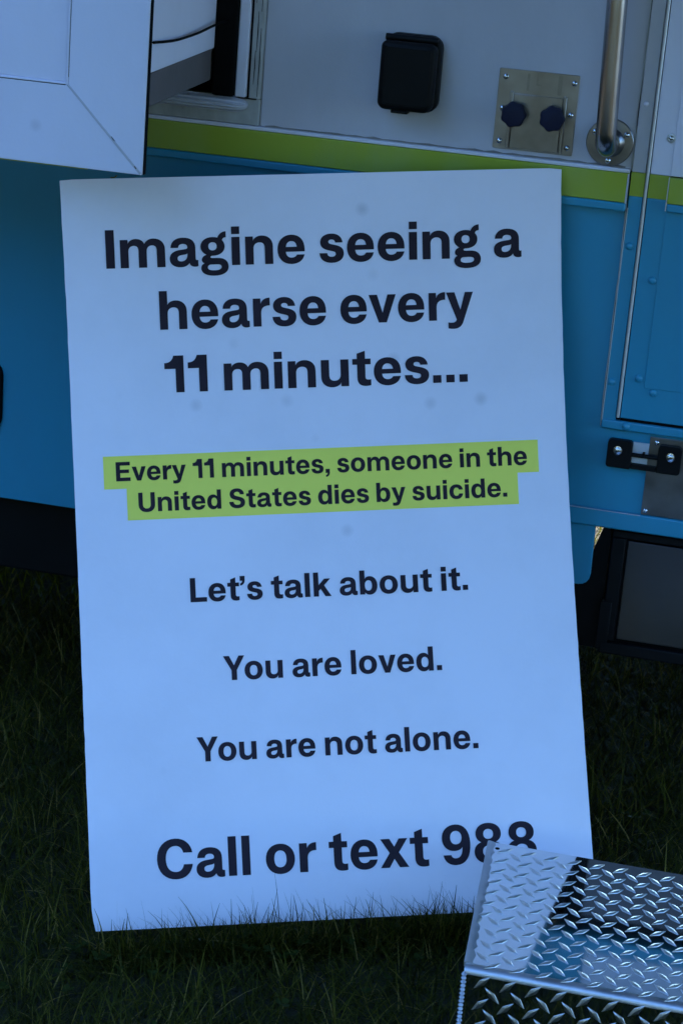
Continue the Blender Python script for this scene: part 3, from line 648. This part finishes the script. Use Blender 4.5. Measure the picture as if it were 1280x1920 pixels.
# ------------------------------------------------------------------ tread plate step
stp = empty('tread_plate_step', (0.12, 2.21, float(ground_z(0.12, 2.21))), 'low bright diamond tread plate step on the grass in front of the board', 'step')
TZ, ZB = 0.122, 0.004
XL0, XL1, XR = -0.2534, -0.2330, 0.50               # left edge at the back and at the front, right end
YBK, YF = 2.3613, 2.066
BEND = 0.0085
def xleft(y): return XL0 + (XL1 - XL0) * (YBK - y) / (YBK - YF)
prof = [(YBK, TZ), (YF + BEND + 0.0015, TZ)]
for a in np.linspace(0, 90, 8): prof.append((YF + BEND - BEND * math.sin(R(a)), TZ - BEND + BEND * math.cos(R(a))))
prof += [(YF, TZ - BEND - 0.0015), (YF, ZB)]
TH_ = 0.003
inner = [(YBK, TZ - TH_), (YF + BEND + 0.0015, TZ - TH_)]
for a in np.linspace(0, 90, 5): inner.append((YF + BEND - (BEND - TH_) * math.sin(R(a)), TZ - BEND + (BEND - TH_) * math.cos(R(a))))
inner += [(YF + TH_, ZB)]
loop = prof + inner[::-1]
q = MB().rings([[(xleft(y) + 0.001, y, z) for y, z in loop], [(XR, y, z) for y, z in loop]])
nl = len(loop)
q.mi = [1 if (k < nl and 1 <= k <= 8) else 0 for k in range(len(q.f))]
top = q.build('tread_cover', [M['tread'], M['nose']], stp, smooth=30)
# raised diamonds
def diamond(q, c, ax, bx, nrm, ln=0.0240, wd=0.0074, h=0.0014):
    c, ax, bx, nrm = map(Vector, (c, ax, bx, nrm))
    k = 8; rs = []
    for sc_, ls, up in ((1.0, 1.0, -0.0002), (0.86, 0.95, h * 0.45), (0.20, 0.70, h * 0.96), (0.08, 0.62, h)):
        ring = []
        for s_ in (1, -1):
            for i in range(k):
                t = -1 + 2 * i / k if s_ == 1 else 1 - 2 * i / k
                ring.append(tuple(c + ax * (t * ln / 2 * ls) + bx * ((1 - abs(t)) ** 0.8 * (1 + 0.25 * (1 - t * t)) * 0.85 * s_ * wd / 2 * sc_) + nrm * up))
        rs.append(ring)
    n_ = 2 * k; vs = [p for r in rs for p in r]
    q.add(vs, [(a * n_ + i, a * n_ + (i + 1) % n_, (a + 1) * n_ + (i + 1) % n_, (a + 1) * n_ + i) for a in range(3) for i in range(n_)] + [tuple(range(3 * n_, 4 * n_))])
PX, PV = 0.0274, 0.0266
q = MB()
def sheet(x0, v0, p0, e_v, n_, lim, shift):
    """two interleaved rows of diamonds; v runs down the sheet along e_v"""
    ex, ev, nn = Vector((1, 0, 0)), Vector(e_v), Vector(n_)
    for j in range(-2, 16):
        for i in range(-4, 30):
            for kind, (du, dv) in enumerate(((0, 0), shift)):
                x, v = x0 + i * PX + du, v0 + j * PV + dv
                if not lim[0] < v < lim[1]: continue
                p = Vector(p0) + ev * v; p.x = x
                if x < xleft(p.y) + 0.0085 or x > XR - 0.012: continue
                a = R(45) if kind == 0 else R(-45)
                diamond(q, p, ex * math.cos(a) + ev * math.sin(a), ev * math.cos(a) - ex * math.sin(a), nn)
sheet(-0.1620, YBK - 2.3315, (0, YBK, TZ), (0, -1, 0), (0, 0, 1), (0.006, YBK - YF - BEND + 0.002), (-0.0142, -0.0125))
sheet(-0.1997, TZ - 0.0932, (0, YF, TZ), (0, 0, -1), (0, -1, 0), (BEND, TZ - ZB - 0.01), (-0.0120, -0.0137))
q.build('raised_pattern', M['worn'], top, smooth=22)
# left end plate, folded rim, welds, hole
q = MB()
ep = [(YBK - 0.004, ZB), (YF + 0.004, ZB), (YF + 0.004, TZ - 0.010), (YF + 0.010, TZ - 0.004), (YBK - 0.004, TZ - 0.004)]
q.v = [(xleft(y) + 0.0005, y, z) for y, z in ep] + [(xleft(y) + 0.0045, y, z) for y, z in ep]
q.f = [(0, 1, 2, 3, 4), (9, 8, 7, 6, 5)] + [(i, (i + 1) % 5, 5 + (i + 1) % 5, 5 + i) for i in range(5)]; q.mi = [0] * len(q.f)
q.build('end_plate', M['tread'], stp, bevel=0.0008)
q = MB().prism([(XR - 0.003, ZB), (XR, ZB), (XR, TZ - 0.004), (XR - 0.003, TZ - 0.004)], YF + 0.004, YBK - 0.004); q.build('end_plate', M['tread'], stp)
q = MB().box(XL0 + 0.004, XR - 0.004, YBK - 0.004, YBK - 0.001, ZB, TZ - 0.0032); q.build('back_plate', M['tread'], stp)
rim = []
for y in np.linspace(YBK - 0.0005, YF + BEND, 46):
    x0, wv = xleft(y), 0.0006 * math.sin(y * 310) + random.uniform(-.0005, .0005)
    rim.append([(x0 - 0.0006, y, TZ - 0.004), (x0 - 0.0006, y, TZ + 0.0008), (x0 + 0.0012, y, TZ + 0.0019 + wv * .4), (x0 + 0.0055 + wv, y, TZ + 0.0013 + wv * .4), (x0 + 0.0088 + wv * 2, y, TZ + 0.0003), (x0 + 0.0088, y, TZ - 0.002)])
MB().rings(rim).build('edge_weld', M['weld'], stp, smooth=50)
q = MB()
zz = TZ - BEND
while zz > ZB + 0.004:
    pth = [(XL1 + 0.0015, YF + 0.0005, zz + 0.0028), (XL1 + 0.0013, YF - 0.0002, zz), (XL1 + 0.0015, YF + 0.0005, zz - 0.0028)]
    q.tube(pth, [0.0012, 0.0031 + 0.0004 * random.random(), 0.0012], 9); zz -= 0.0047
q.build('weld_bead', M['weld'], stp, smooth=60)
hz = MB(); hr0 = [(-0.2402 + 0.0027 * math.cos(2 * math.pi * i / 18), 2.3469 + 0.0027 * math.sin(2 * math.pi * i / 18), TZ + 0.00025) for i in range(18)]
hz.add(hr0 + [(a, b, TZ - 0.002) for a, b, c in hr0], [tuple(range(18))] + [(i, (i + 1) % 18, 18 + (i + 1) % 18, 18 + i) for i in range(18)])
hz.build('screw_hole', M['dark'], stp)

# ------------------------------------------------------------------ grass
def grass_mat(name, cols, tips, rough=0.55):
    mt, n, l, b = new_mat(name)
    gi = n.new('ShaderNodeNewGeometry')
    c = ramp(n, cols); c.color_ramp.interpolation = 'LINEAR'; l.new(gi.outputs['Random Per Island'], c.inputs[0])
    l.new(c.outputs[0], b.inputs['Base Color']); b.inputs['Roughness'].default_value = rough
    b.inputs['Specular IOR Level'].default_value = 0.08
    tr = n.new('ShaderNodeBsdfTranslucent'); l.new(c.outputs[0], tr.inputs['Color'])
    mx = n.new('ShaderNodeMixShader'); mx.inputs[0].default_value = 0.3
    l.new(b.outputs[0], mx.inputs[1]); l.new(tr.outputs[0], mx.inputs[2]); l.new(mx.outputs[0], n['Material Output'].inputs[0])
    return mt
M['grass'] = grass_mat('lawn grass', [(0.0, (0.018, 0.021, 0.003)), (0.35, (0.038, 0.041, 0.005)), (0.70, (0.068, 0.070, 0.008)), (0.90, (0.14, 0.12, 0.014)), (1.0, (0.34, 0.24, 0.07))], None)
def blades(P0, az, lean, ln, wd, curl, seg=4):
    n = len(ln); k = np.arange(seg + 1) / seg
    ang = lean[:, None] + curl[:, None] * k[None, :]
    dl = ln[:, None] / seg
    hz_ = np.cumsum(np.sin(ang) * dl, 1) - np.sin(ang) * dl; vz = np.cumsum(np.cos(ang) * dl, 1) - np.cos(ang) * dl
    cx = P0[:, 0:1] + hz_ * np.cos(az)[:, None]; cy = P0[:, 1:2] + hz_ * np.sin(az)[:, None]; cz = P0[:, 2:3] + vz
    tw = RNG.uniform(-.8, .8, n)
    wx = -np.sin(az + tw)[:, None]; wy = np.cos(az + tw)[:, None]
    prof_ = wd[:, None] * 0.5 * np.clip(1.02 - k, 0.05, 1) [None, :] ** 0.7
    L_ = np.stack([cx + wx * prof_, cy + wy * prof_, cz], -1); R_ = np.stack([cx - wx * prof_, cy - wy * prof_, cz], -1)
    v = np.stack([L_, R_], 2).reshape(n, -1, 3)
    f = []
    base = np.array([[2 * i, 2 * i + 1, 2 * i + 3, 2 * i + 2] for i in range(seg)])
    f = (np.arange(n)[:, None, None] * (2 * (seg + 1)) + base[None]).reshape(-1, 4)
    return v.reshape(-1, 3), f
def sample(n, x0, x1, y0, y1, keep=None):
    x = RNG.uniform(x0, x1, n); y = RNG.uniform(y0, y1, n)
    if keep is not None:
        kmask = keep(x, y); x, y = x[kmask], y[kmask]
    return np.stack([x, y, ground_z(x, y)], -1)
b0_, b1_ = bpos(0, 1.0), bpos(1, 1.0)
def board_y(x): return b0_[1] + (x - b0_[0]) * (b1_[1] - b0_[1]) / (b1_[0] - b0_[0])
def clear(x, y):                                     # nothing grows through the board's foot or inside the step
    k = ~((x > xleft(2.2) - 0.004) & (x < XR) & (y > YF - 0.004) & (y < YBK + 0.002))
    k &= ~((x > b0_[0] - .01) & (x < b1_[0] + .01) & (np.abs(y - board_y(x) - .003) < 0.007))
    return k
V, F, off = [], [], 0
def put(P0, lean, ln, wd, curl, seg=4, az=None):
    global off
    n = len(P0)
    az = RNG.uniform(0, 2 * np.pi, n) if az is None else az
    v, f = blades(P0, az, lean, ln, wd, curl, seg); V.append(v); F.append(f + off); off += len(v)
U_ = RNG.uniform
# matted lawn in view
p = sample(90000, -1.45, 0.45, 1.70, 3.35, clear); n = len(p)
put(p, U_(R(25), R(75), n), U_(0.022, 0.050, n), U_(0.0011, 0.0024, n), U_(R(0), R(55), n))
p = sample(9000, -1.45, 0.45, 1.70, 3.35, lambda x, y: clear(x, y) & ((y < board_y(x) - .10) | (y > board_y(x) + .1) | (x < b0_[0] - .03) | (x > b1_[0] + .03))); n = len(p)
put(p, U_(R(5), R(50), n), U_(0.045, 0.085, n), U_(0.0012, 0.0026, n), U_(R(0), R(50), n))
# upright blades along the foot of the board, in tufts
xs_ = []
for c_, s_, k_ in ((-0.66, .02, 14), (-0.60, .03, 30), (-0.545, .03, 26), (-0.50, .025, 40), (-0.46, .02, 26), (-0.41, .02, 16), (-0.375, .02, 16), (-0.33, .02, 34), (-0.295, .016, 40), (-0.26, .015, 26), (-0.22, .02, 14)):
    xs_.append(RNG.normal(c_, s_, int(k_ * 6.5)))
xs_.append(U_(-0.70, -0.13, 120)); x = np.concatenate(xs_); y = board_y(x) - 0.008 - np.abs(RNG.normal(0, 0.014, len(x)))
p = np.stack([x, y, ground_z(x, y)], -1); n = len(p)
az = U_(0, 2 * np.pi, n); fix = np.sin(az) > 0.15; az[fix] = -az[fix]        # lean sideways or away from the board
put(p, np.abs(RNG.normal(0, R(28), n)), U_(0.026, 0.058, n) * U_(0.9, 1.6, n), U_(0.0010, 0.0030, n), U_(R(-6), R(60), n) , 5, az)
x = U_(-0.70, -0.12, 3600); y = board_y(x) - 0.006 - np.abs(RNG.normal(0, 0.022, len(x)))
p = np.stack([x, y, ground_z(x, y)], -1); p = p[clear(p[:, 0], p[:, 1])]; n = len(p)
az = U_(0, 2 * np.pi, n); fix = np.sin(az) > 0.2; az[fix] = -az[fix]
hgt = 0.6 + 0.5 * np.sin(p[:, 0] * 61) * np.sin(p[:, 0] * 23 + 1)          # lumps in the mat
put(p, U_(R(10), R(65), n), U_(0.026, 0.054, n) * hgt, U_(0.0014, 0.0026, n), U_(R(0), R(50), n), 4, az)
p = np.array([[-0.478, board_y(-0.478) - .02, 0], [-0.505, board_y(-0.505) - .02, 0], [-0.378, board_y(-0.378) - .02, 0], [-0.285, board_y(-.285) - .025, 0], [-0.235, board_y(-.235) - .02, 0]]); p[:, 2] = ground_z(p[:, 0], p[:, 1])
put(p, np.full(5, R(4)), np.array([.105, .088, .092, .095, .08]), np.full(5, .0018), np.full(5, R(8)), 6, np.array([3.2, 3.0, -.3, 3.3, 0.2]))
# lawn around, thinner; the sunlit strip beneath and beyond the vehicle
out = lambda x, y: ~((x > -1.45) & (x < .45) & (y > 1.7) & (y < 3.35)) & clear(x, y)
p = sample(120000, -3.5, 3.0, -0.4, 3.4, out); n = len(p)
put(p, U_(R(20), R(70), n), U_(0.03, 0.065, n), U_(0.0025, 0.0045, n), U_(R(0), R(50), n), 2)
MAIN = (V, F); V, F, off = [], [], 0
p = sample(26000, -1.6, 0.8, 3.35, 5.2); n = len(p)
put(p, U_(R(10), R(65), n), U_(0.03, 0.065, n), U_(0.0014, 0.003, n), U_(R(0), R(50), n), 3)
p = sample(22000, -4, 4, 4.6, 9.0); n = len(p)
put(p, U_(R(10), R(60), n), U_(0.04, 0.08, n), U_(0.004, 0.008, n), U_(R(0), R(50), n), 3)
def grass_object(name, V, F, mat, label):
    V = np.concatenate(V); F = np.concatenate(F)
    me = bpy.data.meshes.new(name)
    me.vertices.add(len(V)); me.vertices.foreach_set('co', V.astype(np.float32).ravel())
    me.loops.add(F.size); me.loops.foreach_set('vertex_index', F.astype(np.int32).ravel())
    me.polygons.add(len(F)); me.polygons.foreach_set('loop_start', np.arange(len(F), dtype=np.int32) * 4)
    me.update(calc_edges=True); me.validate()
    me.polygons.foreach_set('use_smooth', [True] * len(me.polygons))
    me.materials.append(mat)
    o = bpy.data.objects.new(name, me); COL.objects.link(o)
    return tag(o, label, 'grass', kind='stuff')
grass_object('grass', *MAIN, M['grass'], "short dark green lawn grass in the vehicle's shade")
M['sungrass'] = grass_mat('lawn grass lit copy', [(0.0, (0.035, 0.035, 0.001)), (0.5, (0.10, 0.11, 0.002)), (0.85, (0.20, 0.20, 0.003)), (1.0, (0.30, 0.28, 0.02))], None)  # lighter copy of the lawn grass, full sun put into its colour
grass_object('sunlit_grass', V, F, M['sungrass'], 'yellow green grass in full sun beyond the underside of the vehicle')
# clover leaves among the blades
M['clover'] = grass_mat('clover leaf', [(0.0, (0.022, 0.034, 0.006)), (1.0, (0.04, 0.055, 0.010))], None)
q = MB()
for k_ in range(150):
    if k_ < 45: x = random.uniform(-.72, -.12); y = float(board_y(x)) - abs(random.gauss(0, .03)) - .012
    else: x = random.uniform(-1.1, .1); y = random.uniform(1.75, 2.9)
    if not bool(clear(np.array([x]), np.array([y]))[0]): continue
    if k_ >= 45 and float(board_y(x)) - .012 < y < float(board_y(x)) + .03: continue
    z = float(ground_z(x, y)) + random.uniform(.014, .026); a0 = random.uniform(0, 6.28); r_ = random.uniform(.003, .0055); tilt = random.uniform(-.4, .4)
    for j in range(3):
        a = a0 + j * 2.094; c = Vector((x + r_ * .95 * math.cos(a), y + r_ * .95 * math.sin(a), z))
        ring = []
        for i in range(8):
            t = 2 * math.pi * i / 8; dx, dy = r_ * .8 * math.cos(t), r_ * .8 * math.sin(t)
            ring.append((c.x + dx, c.y + dy, z + .25 * r_ * math.cos(t - a) + tilt * (dx + c.x - x)))
        q.add(ring + [(c.x, c.y, z - .0006)], [(i, (i + 1) % 8, 8) for i in range(8)])
co = q.build('clover', M['clover'], smooth=60)
tag(co, 'small round clover leaves among the grass at the foot of the board', 'clover', kind='stuff')
# a cut blade lying on the board's top edge
e0 = bpos(0.105, 0.0, -0.0025)
q = MB().tube(smooth_path([tuple(e0 + np.array([-0.004, -0.001, 0.0012])), tuple(e0 + np.array([0.001, -0.001, 0.0018])), tuple(e0 + np.array([0.0045, -0.002, 0.005]))], 4), [0.0003] + [0.0007] * 7 + [0.0003], 6)
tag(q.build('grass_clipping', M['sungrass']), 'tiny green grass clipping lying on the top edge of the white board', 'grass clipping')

# added leaf screen out of view behind the camera: it closes the low sky
n = 20000
TH = 8.5
tx = U_(-30, 30, n); tz = U_(0.0, 1.0, n); top_h = TH + 1.2 * np.sin(tx * 0.55) + 0.8 * np.sin(tx * 1.37 + 1) + RNG.normal(0, .35, n)
tz = tz * top_h; ty = -13.0 - U_(0, 4, n)
lf = np.arange(n) % 3 == 0; ty[lf] = U_(-16, 9, int(lf.sum())); tx[lf] = -10.5 - U_(0, 4, int(lf.sum()))
sz = U_(0.22, 0.5, n)
d1 = RNG.normal(0, 1, (n, 3)); d1 /= np.linalg.norm(d1, axis=1)[:, None]
d2 = np.cross(d1, RNG.normal(0, 1, (n, 3))); d2 /= np.linalg.norm(d2, axis=1)[:, None]
c = np.stack([tx, ty, tz + ground_z(tx, ty)], -1)
v = np.stack([c - d1 * sz[:, None], c - d2 * sz[:, None] * .6, c + d1 * sz[:, None], c + d2 * sz[:, None] * .6], 1).reshape(-1, 3)
M['leaf_screen'] = grass_mat('wood foliage', [(0.0, (0.02, 0.04, 0.012)), (0.6, (0.04, 0.07, 0.02)), (1.0, (0.07, 0.10, 0.03))], None, 0.7)
q = MB(); q.v = [tuple(p) for p in v]; q.f = [(4 * i, 4 * i + 1, 4 * i + 2, 4 * i + 3) for i in range(n)]; q.mi = [0] * n
tag(q.build('low_sky_screen', M['leaf_screen'], smooth=0), 'unseen screen of dark green leaves added to block the low sky', 'trees', kind='stuff')
